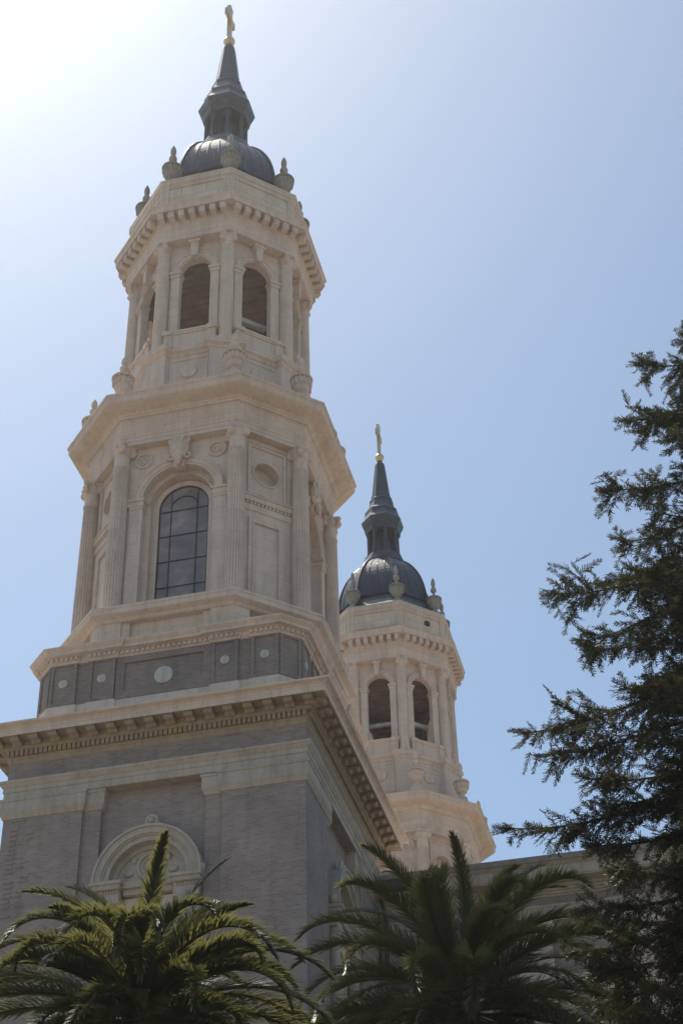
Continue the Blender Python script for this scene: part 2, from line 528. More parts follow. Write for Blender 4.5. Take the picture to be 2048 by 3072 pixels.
def make_tower():
    T = thing('bell_tower', '', 'bell tower')
    # ---- brick shaft with corner pilasters and a sunk middle field
    mb = MB()
    front = sym([(1.44, -3.88), (1.44, -4.05), (1.93, -4.05), (1.93, -4.16), (4.16, -4.16)])[:-1]
    mb.sweep(four(front), [(0, 0), (0, 22.79)])
    mb.sweep(square(4.165), [(0, 23.29), (0, 23.93)])
    rg = random.Random(8)
    for i in range(46):
        z = 16.0+i*0.136
        if rg.random() < 0.8:
            x = -3.93+rg.uniform(-0.03, 0.03); mb.box(x, x+0.21, -4.185, -4.15, z, z+0.065)
        if z > 19 and rg.random() < 0.45:
            x = -3.62+rg.uniform(-0.12, 0.2); mb.box(x, x+0.21, -4.182, -4.15, z, z+0.065)
    shaft = mb.build('brick_shaft', M['brick'], T)
    # plinth courses near the ground
    mb = MB()
    mb.sweep(four(front), [(0.22, 0.0), (0.22, 1.5), (0.1, 1.62), (0.003, 1.7)], False, False)
    mb.build('plinth', M['ashlar'], T)
    # ---- pilaster capitals: L shaped at each corner
    cap = MB()
    prof = [(-0.2, 22.20), (0.004, 22.20), (0.035, 22.215), (0.045, 22.25), (0.09, 22.33), (0.10, 22.36), (0.10, 22.68), (0.13, 22.70), (0.13, 22.775)]
    cap.sweep([(1.93, -4.16), (4.16, -4.16), (4.16, -1.93), (1.93, -1.93)], prof)
    cap.sweep([(1.44, -4.05), (1.925, -4.05), (1.925, -3.5), (1.44, -3.5)], prof)
    cap.sweep([(3.5, -1.925), (4.05, -1.925), (4.05, -1.44), (3.5, -1.44)], prof)
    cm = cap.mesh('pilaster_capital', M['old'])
    for k in range(4):
        link('pilaster_capital', cm, T, rz=k*PI/2)
    # ---- architrave
    mb = MB()
    mb.sweep(square(4.16), [(-0.6, 22.78), (0.05, 22.78), (0.05, 22.98), (0.075, 22.99), (0.075, 23.11), (0.10, 23.13), (0.15, 23.20), (0.18, 23.25), (0.18, 23.305), (0.003, 23.33)], True, False)
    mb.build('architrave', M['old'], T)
    # ---- main cornice
    mb = MB()
    mb.sweep(square(4.165), [(0.62, 24.412), (0.69, 24.40), (0.69, 24.375), (0.715, 24.375), (0.715, 24.58), (0.745, 24.60), (0.76, 24.62), (0.80, 24.635), (0.855, 24.655), (0.87, 24.67), (0.87, 24.715), (-0.1, 24.86)], False, True)
    mb.build('cornice_crown', M['stone'], T)
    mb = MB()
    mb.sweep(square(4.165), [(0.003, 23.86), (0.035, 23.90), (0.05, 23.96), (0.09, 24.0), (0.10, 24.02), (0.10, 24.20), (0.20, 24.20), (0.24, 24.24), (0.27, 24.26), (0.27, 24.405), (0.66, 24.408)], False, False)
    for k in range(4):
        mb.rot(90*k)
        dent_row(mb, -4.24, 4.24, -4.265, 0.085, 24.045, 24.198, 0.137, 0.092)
    mc = mb.build('main_cornice', M['brown'], T)
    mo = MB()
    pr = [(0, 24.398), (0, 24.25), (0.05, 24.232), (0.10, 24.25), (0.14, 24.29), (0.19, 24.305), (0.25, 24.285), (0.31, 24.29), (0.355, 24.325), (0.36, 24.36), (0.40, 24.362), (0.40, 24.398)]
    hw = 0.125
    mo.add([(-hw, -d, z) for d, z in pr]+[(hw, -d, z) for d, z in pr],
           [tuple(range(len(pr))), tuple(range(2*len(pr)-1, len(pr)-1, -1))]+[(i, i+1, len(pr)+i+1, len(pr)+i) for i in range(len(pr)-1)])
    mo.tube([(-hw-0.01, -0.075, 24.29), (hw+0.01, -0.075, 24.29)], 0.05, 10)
    mom = mo.mesh('modillion', M['brown'])
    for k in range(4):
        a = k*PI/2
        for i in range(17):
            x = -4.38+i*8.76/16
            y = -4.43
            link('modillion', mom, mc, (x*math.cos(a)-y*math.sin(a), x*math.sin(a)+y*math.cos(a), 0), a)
    # ---- arched aedicule in each face of the shaft
    ae = MB()
    Y = -3.88
    ae.box(-1.36, 1.36, Y-0.06, Y+0.05, 16.2, 19.62)                    # stone back field
    for s_ in (-1, 1):
        x0, x1 = sorted((s_*0.72, s_*1.40))
        ae.box(x0, x1, Y-0.36, Y-0.061, 19.40, 19.62)
        dent_row(ae, x0+0.03, x1-0.03, Y-0.36, 0.03, 19.66, 19.75, 0.075, 0.045)
        ae.box(x0, x1, Y-0.36, Y-0.02, 19.62, 19.76)
        ae.box(x0-0.05, x1+0.05, Y-0.47, Y-0.02, 19.76, 19.88)
        ae.box(x0-0.09, x1+0.09, Y-0.52, Y-0.02, 19.88, 19.97)
        ae.box(x0+0.05, x1-0.05, Y-0.33, Y-0.061, 16.2, 16.6)
    ae.box(-0.66, 0.66, Y-0.24, Y-0.02, 19.64, 19.80)
    ae.box(-0.66, 0.66, Y-0.32, Y-0.02, 19.80, 19.97)
    ae.box(-1.36, 1.36, Y-0.05, Y+0.05, 19.965, 20.0)
    ae.ring(1.05, 1.18, 20.0, Y-0.34, Y-0.01); ae.ring(1.18, 1.23, 20.0, Y-0.38, Y-0.01)
    ae.ring(1.23, 1.40, 20.0, Y-0.42, Y-0.01); ae.ring(1.40, 1.47, 20.0, Y-0.46, Y-0.01)
    ae.ring(0.0, 1.05, 20.0, Y-0.05, Y-0.012)
    ae.ring(0.92, 1.05, 20.0, Y-0.10, Y-0.04)
    ae.torus((0, Y-0.06, 20.46), 0.36, 0.06, 28, 8); ae.torus((0, Y-0.06, 20.46), 0.24, 0.03, 24, 8)
    ae.ell((0, Y-0.06, 20.46), (0.16, 0.10, 0.16))
    for s_ in (-1, 1):
        ae.ell((s_*0.60, Y-0.07, 20.30), (0.14, 0.06, 0.09)); ae.ell((s_*0.46, Y-0.07, 20.66), (0.08, 0.05, 0.10))
        ae.ell((s_*1.44, Y-0.3, 20.12), (0.10, 0.12, 0.14))
    ae.torus((0, Y-0.2, 21.66), 0.14, 0.055, 20, 8); ae.ell((0, Y-0.24, 21.65), (0.09, 0.09, 0.10))
    for s_ in (-1, 1): ae.ell((s_*0.2, Y-0.2, 21.52), (0.12, 0.09, 0.07))
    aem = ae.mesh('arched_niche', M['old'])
    tw = spiral_column(0.17, 0.15, 16.6, 19.1, 6, 0.55, 40, 0.03)
    for z0, z1, r in ((19.1, 19.14, 0.17), (19.14, 19.3, 0.19), (19.3, 19.4, 0.23)):
        tw.lathe([(r, z0), (r*1.08, z1)], 20)
    twm = tw.mesh('twisted_column', M['old'])
    vd = MB(); vd.arch_wall(0.66, 16.2, 19.60, 0.5, 18.7, 16.3, Y-0.10, 0.02); vd.ring(0.5, 0.62, 18.7, Y-0.16, Y-0.1)
    vd.box(-0.5, 0.5, Y-0.075, Y-0.062, 16.3, 19.2)
    vdm = vd.mesh('niche_panel', M['ashlar'])
    for k in range(4):
        a = k*PI/2
        n_ = link('arched_niche', aem, T, rz=a)
        link('niche_panel', vdm, n_)
        for s_ in (-1, 1):
            link('twisted_column', twm, n_, (s_*1.06, Y-0.215, 0))
    # ---- attic of dark brick
    half = [(1.42, -3.78), (1.42, -3.86), (2.18, -3.86), (2.18, -3.82), (2.56, -3.82), (2.56, -3.86), (3.34, -3.86)]
    att = four(sym(half))
    mb = MB()
    mb.sweep(att, [(0, 24.7), (0, 27.12)])
    for k in range(4):
        mb.rot(90*k)
        for s_ in (-1, 1):
            for xa, xb in ((1.42, 2.18), (2.56, 3.34)):
                x0, x1 = sorted((s_*xa, s_*xb))
                mb.frame(x0, x1, 25.70, 27.09, 0.09, -3.905, -3.862)
        mb.frame(-1.40, 1.40, 25.70, 27.09, 0.24, -3.845, -3.782)
        mb.rot(90*k+45)
        d = (3.34+3.86)*math.sqrt(.5)
        mb.frame(-0.335, 0.335, 25.72, 27.07, 0.09, -d-0.04, -d-0.002)
    mb.build('attic_wall', M['attic'], T)
    mb = MB()
    mb.sweep(att, [(0.08, 24.7), (0.08, 25.60), (0.05, 25.64), (0.05, 25.69), (0.002, 25.70)], False, False)
    mb.build('attic_base', M['stone'], T)
    mb = MB()
    mb.sweep(att, [(0.002, 27.04), (0.06, 27.05), (0.075, 27.10), (0.10, 27.12), (0.10, 27.23), (0.16, 27.25), (0.18, 27.27), (-0.1, 27.29)], False, False)
    crown = four(sym([(1.42, -3.79), (1.42, -3.86), (3.34, -3.86)]))
    mb.sweep(crown, [(0.0, 27.255), (0.26, 27.262), (0.27, 27.34), (0.29, 27.36), (0.34, 27.41), (0.36, 27.43), (0.36, 27.48), (-0.2, 27.60)], False, True)
    for k in range(4):
        mb.rot(90*k)
        for s_ in (-1, 1):
            for xa, xb, y in ((1.36, 2.24, -3.96), (2.50, 3.38, -3.96)):
                x0, x1 = sorted((s_*xa, s_*xb))
                dent_row(mb, x0, x1, y, 0.05, 27.125, 27.225, 0.15, 0.09)
        dent_row(mb, -1.3, 1.3, -3.88, 0.05, 27.125, 27.225, 0.15, 0.09)
        mb.rot(90*k+45)
        dent_row(mb, -0.4, 0.4, -(3.34+3.86)*math.sqrt(.5)-0.10, 0.05, 27.125, 27.225, 0.15, 0.09)
    mb.build('attic_cornice', M['stone'], T)
    dm = MB(); dm.lathe([(0.275, 0), (0.275, 0.03), (0.25, 0.05), (0.0, 0.055)], 36, ax=Matrix.Rotation(PI/2, 3, 'X'), caps=False)
    big = dm.mesh('medallion', M['disc'])
    dm = MB(); dm.lathe([(0.135, 0), (0.135, 0.03), (0.11, 0.05), (0.0, 0.055)], 28, ax=Matrix.Rotation(PI/2, 3, 'X'), caps=False)
    small = dm.mesh('medallion', M['disc'])
    for k in range(4):
        a = k*PI/2
        for x, y, z, me in ((0, -3.782, 26.30, big), (1.80, -3.862, 26.43, small), (-1.80, -3.862, 26.43, small), (2.95, -3.862, 26.43, small), (-2.95, -3.862, 26.43, small)):
            link('medallion', me, T, (x*math.cos(a)-y*math.sin(a), x*math.sin(a)+y*math.cos(a), z), a)
    # ---- pedestal of the drum
    dch = (2.03+3.90)*math.sqrt(.5)
    ch = lambda u, d: ((d*math.sqrt(.5)+u*math.sqrt(.5)), (-d*math.sqrt(.5)+u*math.sqrt(.5)))
    side = sym([(1.10, -3.72), (1.10, -3.82), (1.34, -3.82), (1.34, -3.90), (2.03, -3.90)])
    L = math.hypot(3.90-2.03, 3.90-2.03)/2
    poly = []
    for k in range(4):
        c, s = [(1, 0), (0, 1), (-1, 0), (0, -1)][k]
        seg = side+[ch(-L+0.52, dch), ch(-L+0.52, dch-0.25), ch(L-0.52, dch-0.25), ch(L-0.52, dch)]
        poly += [(x*c-y*s, x*s+y*c) for x, y in seg]
    mb = MB()
    mb.sweep(poly, [(0, 27.3), (0, 28.26)])
    mb.sweep(irr(2.03, 3.90), [(-0.3, 28.22), (0.02, 28.22), (0.06, 28.25), (0.10, 28.30), (0.25, 28.36), (0.27, 28.37), (0.27, 28.53), (0.30, 28.55), (0.30, 28.62), (-0.3, 28.66)], True, True)
    mb.build('drum_pedestal', M['stone'], T)
    # ---- drum: four arched window bays and four niche bays
    wq, wd_ = 3.30, 3.60
    wp = wd_*math.sqrt(2)-wq
    mb = MB()
    for k in range(4):
        mb.rot(90*k)
        mb.arch_wall(wp, 28.62, 35.2, 1.16, 33.05, 28.70, -wq, 0.27)
        mb.arch_wall(1.16, 28.66, 34.4, 0.97, 33.05, 28.72, -wq+0.26, 0.30)
        mb.ring(1.16, 1.24, 33.05, -wq-0.05, -wq+0.05); mb.ring(1.24, 1.38, 33.05, -wq-0.08, -wq+0.05); mb.ring(1.38, 1.44, 33.05, -wq-0.11, -wq+0.05)
        mb.ring(0.97, 1.03, 33.05, -wq+0.22, -wq+0.28)
        for s_ in (-1, 1):
            x0, x1 = sorted((s_*1.10, s_*1.62))
            mb.box(x0, x1, -wq-0.10, -wq+0.3, 32.80, 32.98); 
            x0, x1 = sorted((s_*1.06, s_*1.66))
            mb.box(x0, x1, -wq-0.15, -wq+0.3, 32.98, 33.06)
            x0, x1 = sorted((s_*1.13, s_*1.55))
            mb.box(x0, x1, -wq-0.06, -wq+0.29, 28.64, 32.70)
            mb.box(x0-0.01, x1+0.01, -wq-0.08, -wq+0.29, 32.70, 32.80)
            mb.torus((s_*1.20, -wq-0.02, 34.62), 0.27, 0.045, 28, 8); mb.torus((s_*1.20, -wq-0.01, 34.62), 0.13, 0.03, 20, 6)
            mb.ell((s_*1.20, -wq-0.01, 34.62), (0.08, 0.05, 0.08))
        mb.rot(90*k+45)
        hw_ = (wq-wp)*math.sqrt(.5)
        mb.hole_wall(hw_, 28.62, 35.2, 0.43, 33.86, -wd_, 0.34)
        mb.torus((0, -wd_, 33.86), 0.46, 0.04, 36, 8)
        mb.frame(-0.66, 0.66, 32.95, 34.85, 0.07, -wd_-0.05, -wd_+0.02)
        mb.frame(-0.80, 0.80, 32.86, 35.0, 0.06, -wd_-0.03, -wd_+0.02)
        mb.box(-0.95, 0.95, -wd_-0.09, -wd_+0.02, 32.62, 32.80)
        mb.box(-0.95, 0.95, -wd_-0.13, -wd_+0.02, 32.80, 32.86)
        dent_row(mb, -0.85, 0.85, -wd_, 0.06, 32.53, 32.615, 0.13, 0.08)
        mb.box(-0.95, 0.95, -wd_-0.03, -wd_+0.02, 32.30, 32.53)
        mb.frame(-0.60, 0.60, 28.8, 32.02, 0.15, -wd_-0.05, -wd_+0.02)
        mb.frame(-0.47, 0.47, 28.9, 31.89, 0.05, -wd_-0.075, -wd_+0.02)
    mb.build('drum_wall', M['stone'], T)
    # windows
    gl = MB()
    pts = [(-0.80, 28.6), (0.80, 28.6)]+[(0.80*math.cos(PI*i/20), 33.0+0.80*math.sin(PI*i/20)) for i in range(21)]
    gl.prism(pts, -2.72, -2.69)
    glm = gl.mesh('glass', M['glass'])
    fr = MB()
    fr.ring(0.80, 0.98, 33.0, -2.80, -2.66); fr.box(-0.98, -0.80, -2.80, -2.66, 28.6, 33.0); fr.box(0.80, 0.98, -2.80, -2.66, 28.6, 33.0)
    frm = fr.mesh('arched_window', M['stone'])
    mu = MB()
    for x in (-0.42, 0.42): mu.box(x-0.012, x+0.012, -2.755, -2.722, 28.6, 33.58)
    for z in (29.1, 30.05, 31.0, 31.95, 32.9): mu.box(-0.80, 0.80, -2.75, -2.723, z-0.012, z+0.012)
    mu.ring(0.408, 0.432, 33.0, -2.757, -2.7235, 0, PI, 20); mu.ring(0.765, 0.80, 33.0, -2.757, -2.7235, 0, PI, 24)
    for s_ in (-1, 1): mu.box(s_*0.782-0.018, s_*0.782+0.018, -2.755, -2.722, 28.6, 33.0)
    mum = mu.mesh('mullion', M['iron'])
    ks = MB()
    y = -3.44
    ks.ell((0, y, 34.78), (0.33, 0.17, 0.50), 20, 12); ks.torus((0, y-0.06, 34.80), 0.27, 0.055, 24, 8, Matrix.Diagonal((1, 1, 1.5)))
    for s_ in (-1, 1):
        ks.torus((s_*0.22, y-0.05, 35.05), 0.10, 0.055, 14, 8); ks.torus((s_*0.26, y-0.02, 34.45), 0.09, 0.05, 14, 8)
        ks.ell((s_*0.10, y-0.14, 35.02), (0.07, 0.06, 0.16), ax=Matrix.Rotation(s_*0.5, 3, 'Y')); ks.ell((s_*0.09, y-0.15, 34.72), (0.06, 0.05, 0.18), ax=Matrix.Rotation(-s_*0.4, 3, 'Y'))
    ks.ell((0, y-0.12, 34.28), (0.14, 0.12, 0.18)); ks.ell((0, y-0.12, 34.10), (0.09, 0.09, 0.10))
    ks.prism([(-0.16, 34.05), (0.16, 34.05), (0.26, 35.18), (-0.26, 35.18)], y+0.0, y+0.16)
    ksm = ks.mesh('cartouche', M['stone'])
    for k in range(4):
        o = link('arched_window', frm, T, rz=k*PI/2)
        link('glass', glm, o); link('mullion', mum, o); link('cartouche', ksm, o)
    # fluted columns
    colm = fluted_column(0.285, 0.245, 28.98, 34.25).mesh('fluted_column', M['stone'])
    bs = MB()
    bs.box(-0.37, 0.37, -0.37, 0.37, 28.655, 28.74)
    bs.lathe([(0.35, 28.74), (0.375, 28.78), (0.35, 28.83), (0.30, 28.85), (0.30, 28.89), (0.33, 28.92), (0.31, 28.96), (0.285, 28.99)], 36)
    bsm = bs.mesh('column_base', M['stone'])
    cp = ionic_capital(0.245, 0.42, 0.29)
    cp.lathe([(0.245, -0.48), (0.27, -0.46), (0.27, -0.42), (0.243, -0.40), (0.243, 0.02)], 32)
    cpm = cp.mesh('capital', M['stone'])
    for k in range(4):
        for x, y in ((1.87, -3.46), (3.46, -1.87)):
            a = k*PI/2
            px, py = x*math.cos(a)-y*math.sin(a), x*math.sin(a)+y*math.cos(a)
            o = link('fluted_column', colm, T, (px, py, 0), math.atan2(py, px)+PI/2)
            link('column_base', bsm, o); link('capital', cpm, o, (0, 0, 34.71))
    # drum cornice
    mb = MB()
    mb.sweep(irr(2.216, 4.357), [(-1.5, 35.13), (-0.78, 35.13), (-0.78, 35.26), (-0.765, 35.27), (-0.765, 35.41), (-0.745, 35.42), (-0.74, 35.50), (-0.71, 35.55), (-0.69, 35.60), (-0.72, 35.63), (-0.72, 36.06), (-0.69, 36.10), (-0.62, 36.13), (-0.60, 36.20), (-0.56, 36.22), (-0.54, 36.27), (-0.42, 36.30), (-0.22, 36.345), (-0.10, 36.39), (-0.06, 36.43), (-0.055, 36.46), (-0.055, 36.62), (-0.02, 36.64), (0, 36.66), (0, 36.72), (-0.25, 36.80), (-1.15, 37.0)], True, True)
    mb.build('drum_cornice', M['stone'], T)
    # lower urns
    ub, uf = urn_mesh(0.95, 0.32, 1.35)
    ubm, ufm = ub.mesh('urn', M['stone']), uf.mesh('finial', M['stone'])
    for k in range(4):
        for x, y in ((1.80, -3.72), (3.55, -2.02)):
            a = k*PI/2
            o = link('urn', ubm, T, (x*math.cos(a)-y*math.sin(a), x*math.sin(a)+y*math.cos(a), 36.84), a)
            link('finial', ufm, o)
    # ---- belfry pedestal, broken forward under each column
    mb = MB()
    A = 2.96
    tn = math.tan(PI/8)
    def broken(ap, blk, w_):
        out = []
        for k in range(8):
            a = R_(-67.5+45*k)
            n_ = Vector((math.cos(a), math.sin(a))); t_ = Vector((-n_.y, n_.x))
            # octagon face lines meet the block's cheeks
            rr = ap/math.cos(PI/8)
            cut = rr-w_*math.tan(PI/8)
            for u, d in ((-w_, cut), (-w_, blk), (w_, blk), (w_, cut)):
                p = n_*d+t_*u; out.append((p.x, p.y))
        return out
    mb.sweep(broken(A, 3.24, 0.52), [(0.06, 36.75), (0.06, 37.35), (0, 37.40), (0, 39.15), (0.04, 39.17), (0.04, 39.24), (0.08, 39.28), (0.14, 39.31), (0.15, 39.32), (0.15, 39.42), (0.17, 39.44), (0.17, 39.50), (-0.1, 39.54)])
    for k in range(8):
        mb.rot(45*k)
        mb.frame(-0.66, 0.66, 37.55, 39.02, 0.07, -A-0.03, -A+0.02)
    mb.build('belfry_pedestal', M['stone'], T)
    dm = MB(); dm.lathe([(0.30, 0), (0.30, 0.03), (0.27, 0.06), (0.24, 0.05), (0.1, 0.07), (0.0, 0.07)], 32, ax=Matrix.Rotation(PI/2, 3, 'X'), caps=False)
    md = dm.mesh('medallion', M['stone'])
    for k in range(8):
        a = k*PI/4
        link('medallion', md, T, (A*math.sin(a), -A*math.cos(a), 38.45), a)
    # ---- belfry walls
    B = 2.74
    hw_ = B*tn
    mb = MB()
    for k in range(8):
        mb.rot(45*k)
        mb.arch_wall(hw_, 39.5, 44.95, 0.57, 43.36, 39.55, -B, 0.24)
        mb.ring(0.57, 0.63, 43.36, -B-0.04, -B+0.05); mb.ring(0.63, 0.78, 43.36, -B-0.07, -B+0.05); mb.ring(0.78, 0.83, 43.36, -B-0.10, -B+0.05)
        for s_ in (-1, 1):
            x0, x1 = sorted((s_*0.555, s_*0.86)); mb.box(x0, x1, -B-0.05, -B+0.225, 39.52, 43.10)
            x0, x1 = sorted((s_*0.53, s_*0.90)); mb.box(x0, x1, -B-0.09, -B+0.235, 43.10, 43.24)
            x0, x1 = sorted((s_*0.49, s_*0.93)); mb.box(x0, x1, -B-0.14, -B+0.245, 43.24, 43.35)
        mb.prism([(-0.10, 43.88), (0.10, 43.88), (0.17, 44.9), (-0.17, 44.9)], -B-0.26, -B+0.02)
        mb.box(-0.22, 0.22, -B-0.30, -B+0.02, 44.52, 44.64)
    mb.build('belfry_wall', M['stone'], T)
    bl = MB()
    yb = -B-0.06
    bl.box(-0.86, 0.86, yb-0.22, yb+0.2, 39.53, 40.12)
    bl.box(-0.92, 0.92, yb-0.27, yb+0.24, 40.12, 40.20); bl.box(-0.88, 0.88, yb-0.30, yb+0.24, 40.20, 40.28)
    for s_ in (-1, 1):
        x0, x1 = sorted((s_*0.62, s_*0.90)); bl.box(x0, x1, yb-0.27, yb+0.2, 39.535, 40.121)
        x0, x1 = sorted((s_*0.60, s_*0.96)); bl.box(x0, x1, yb-0.335, yb+0.24, 40.125, 40.295)
    blm = bl.mesh('balustrade', M['stone'])
    for k in range(8): link('balustrade', blm, T, rz=k*PI/4)
    # bell chamber lining and timbers
    mb = MB()
    mb.add([(x, y, 44.60) for x, y in octo(2.68)], [tuple(range(8))])
    mb.add([(x, y, 39.62) for x, y in octo(2.68)], [tuple(range(8))])
    for k in range(8):
        mb.rot(45*k)
        mb.arch_wall(2.49*tn, 39.6, 44.60, 0.575, 43.36, 39.6, -2.49, -0.008)
    cb = mb.build('bell_chamber', M['planks'], T)
    # spiral columns
    scm = spiral_column(0.245, 0.215, 39.80, 44.12).mesh('spiral_column', M['stone'])
    sb = MB()
    sb.box(-0.31, 0.31, -0.31, 0.31, 39.52, 39.60)
    sb.lathe([(0.30, 39.60), (0.32, 39.64), (0.29, 39.69), (0.26, 39.71), (0.28, 39.75), (0.26, 39.81)], 32)
    sbm = sb.mesh('column_base', M['stone'])
    sc = ionic_capital(0.21, 0.40, 0.25)
    sc.lathe([(0.215, -0.16), (0.235, -0.15), (0.235, -0.12), (0.21, -0.10), (0.21, 0.02)], 24)
    scp = sc.mesh('capital', M['stone'])
    for k in range(8):
        a = R_(-67.5+45*k)
        o = link('spiral_column', scm, T, (3.02*math.cos(a), 3.02*math.sin(a), 0), a+PI/2)
        link('column_base', sbm, o); link('capital', scp, o, (0, 0, 44.26))
    # ---- belfry cornice
    mb = MB()
    cc = math.cos(PI/8)
    mb.sweep(octo(3.92), [((r-3.92)*cc, z) for r, z in [(2.6, 44.66), (3.38, 44.66), (3.38, 44.86), (3.40, 44.87), (3.40, 45.06), (3.43, 45.09), (3.43, 45.12), (3.40, 45.13), (3.40, 45.42), (3.42, 45.43), (3.47, 45.45), (3.47, 45.76), (3.82, 45.76), (3.82, 45.74), (3.85, 45.74), (3.85, 45.94), (3.88, 45.97), (3.92, 46.02), (3.92, 46.07), (3.45, 46.20)]], True, True)
    for k in range(8):
        mb.rot(45*k)
        L2 = 3.48*math.sin(PI/8)
        for i in range(7):
            x = -L2+(i+0.5)*2*L2/7*1.0
            mb.box(x-0.105, x+0.105, -3.80*cc, -3.46*cc, 45.47, 45.758)
    mb.build('belfry_cornice', M['stone'], T)
    # ---- parapet above the cornice
    mb = MB()
    mb.sweep(octo(3.40), [(0.03, 46.1), (0.03, 46.30), (0, 46.33), (0, 47.50), (0.03, 47.54), (0.065, 47.56), (0.065, 47.82), (-0.3, 47.86)], False, True)
    for k in range(8):
        mb.rot(45*k)
        mb.frame(-1.10, 1.10, 46.42, 47.44, 0.10, -3.40*cc-0.035, -3.40*cc+0.02)
    mb.build('parapet', M['ashlar'], T)
    ub, uf = urn_mesh(0.98, 0.22, 1.75)
    ubm, ufm = ub.mesh('urn', M['urn']), uf.mesh('finial', M['urn'])
    for k in range(8):
        a = R_(-67.5+45*k)
        o = link('urn', ubm, T, (2.92*math.cos(a), 2.92*math.sin(a), 47.86), a+PI/2)
        link('finial', ufm, o)
    # ---- dome, lantern, spire
    mb = MB()
    mb.sweep(octo(3.33), [((r-3.33)*cc, z) for r, z in [(3.28, 47.84), (3.22, 47.95), (2.98, 48.20), (2.80, 48.48), (2.72, 48.70), (2.62, 48.74), (2.52, 48.80), (2.50, 48.98)]], False, False)
    dome = [(2.47*math.cos(t), 48.95+3.60*math.sin(t)) for t in [R_(x) for x in range(0, 66, 5)]]
    mb.sweep(octo(1.0), [((r-1.0)*cc, z) for r, z in dome], False, True)
    for k in range(8):
        a0, a1 = R_(22.5+45*k), R_(67.5+45*k)
        for u in (0.25, 0.5, 0.75):
            pts = []
            for r, z in dome:
                x = r*(math.cos(a0)*(1-u)+math.cos(a1)*u); y = r*(math.sin(a0)*(1-u)+math.sin(a1)*u)
                pts.append((x*1.004, y*1.004, z))
            mb.tube(pts, 0.013, 6)
    mb.sweep(octo(2.55), [(0, 48.95), (0.06, 48.98), (0.06, 49.06), (-0.02, 49.09)], True, True)
    dm_ = mb.build('dome', M['lead'], T)
    rb = MB()
    rb.tube([(r+0.01, 0, z) for r, z in dome], 0.06, 8)
    for k in range(1, 4):
        pass
    rbm = rb.mesh('rib', M['lead'])
    for k in range(8): link('rib', rbm, dm_, rz=R_(22.5+45*k))
    mb = MB()
    mb.sweep(octo(1.2), [((r-1.2)*cc, z) for r, z in [(1.1, 52.05), (1.20, 52.12), (1.20, 52.20), (1.06, 52.60), (1.02, 52.66), (1.02, 52.74), (0.92, 52.76), (0.90, 52.80)]])
    mb.lathe([(0.34, 52.78), (0.34, 54.5)], 16)
    ln = mb.build('lantern', M['lead'], T)
    lc = MB()
    lc.box(-0.12, 0.12, -0.12, 0.12, 52.79, 52.92)
    lc.lathe([(0.10, 52.92), (0.088, 54.2), (0.12, 54.24), (0.13, 54.40)], 12)
    lc.box(-0.05, 0.05, -0.0, 0.16, 52.92, 54.35)
    lcm = lc.mesh('colonnette', M['lead'])
    for k in range(8):
        a = R_(-67.5+45*k)
        link('colonnette', lcm, ln, (0.77*math.cos(a), 0.77*math.sin(a), 0), a+PI/2)
    mb = MB()
    mb.sweep(octo(1.0), [((r-1.0)*cc, z) for r, z in [(0.55, 54.30), (0.94, 54.30), (0.94, 54.42), (0.96, 54.44), (0.98, 54.60), (1.06, 54.72), (1.12, 54.90), (1.14, 54.96), (1.14, 55.02), (1.02, 55.25), (0.95, 55.45), (0.93, 55.60), (0.93, 55.72), (0.88, 55.76), (0.82, 55.85), (0.74, 56.05), (0.68, 56.25), (0.65, 56.40), (0.66, 56.44), (0.66, 56.54), (0.60, 56.60), (0.56, 56.70), (0.545, 56.88), (0.51, 56.92), (0.275, 59.12), (0.24, 59.2), (0.15, 59.26), (0.14, 59.44)]])
    mb.build('spire', M['lead'], T)
    mb = MB(); mb.ell((0, 0, 59.68), (0.245, 0.245, 0.235), 28, 16); mb.lathe([(0.15, 59.40), (0.17, 59.47), (0.12, 59.52)], 20)
    mb.build('gilded_ball', M['gold'], T)
    mb = MB()
    hw_, th = 0.095, 0.085
    mb.prism([(-th, 59.86), (th, 59.86), (th, 61.85), (-th, 61.85)], -hw_, hw_)
    def flare(pts):
        n = len(pts)
        mb.add([(-th*0.98, y, z) for y, z in pts]+[(th*0.98, y, z) for y, z in pts],
               [tuple(range(n)), tuple(range(2*n-1, n-1, -1))]+[(i, n+i, n+(i+1) % n, (i+1) % n) for i in range(n)])
    for s_ in (-1, 1):
        flare([(s_*0.09, 61.16), (s_*0.30, 61.13), (s_*0.46, 61.03), (s_*0.46, 61.47), (s_*0.30, 61.37), (s_*0.09, 61.34)])
    flare([(-0.098, 61.6), (0.098, 61.6), (0.19, 61.98), (-0.19, 61.98)])
    mb.build('gilded_cross', M['gold'], T)
    # timbers seen in the openings
    for ang, x0, x1, z0, z1, y in ((45, -0.55, 0.80, 41.72, 41.92, -1.95), (0, -0.8, 0.8, 41.62, 41.78, -1.9), (-45, -0.8, 0.8, 41.6, 41.76, -2.0)):
        b_ = MB(); b_.rot(ang); b_.box(x0, x1, y-0.08, y+0.08, z0, z1)
        bo = b_.build('timber_beam', M['beam'], T)
        bo['side'] = ang
    return T

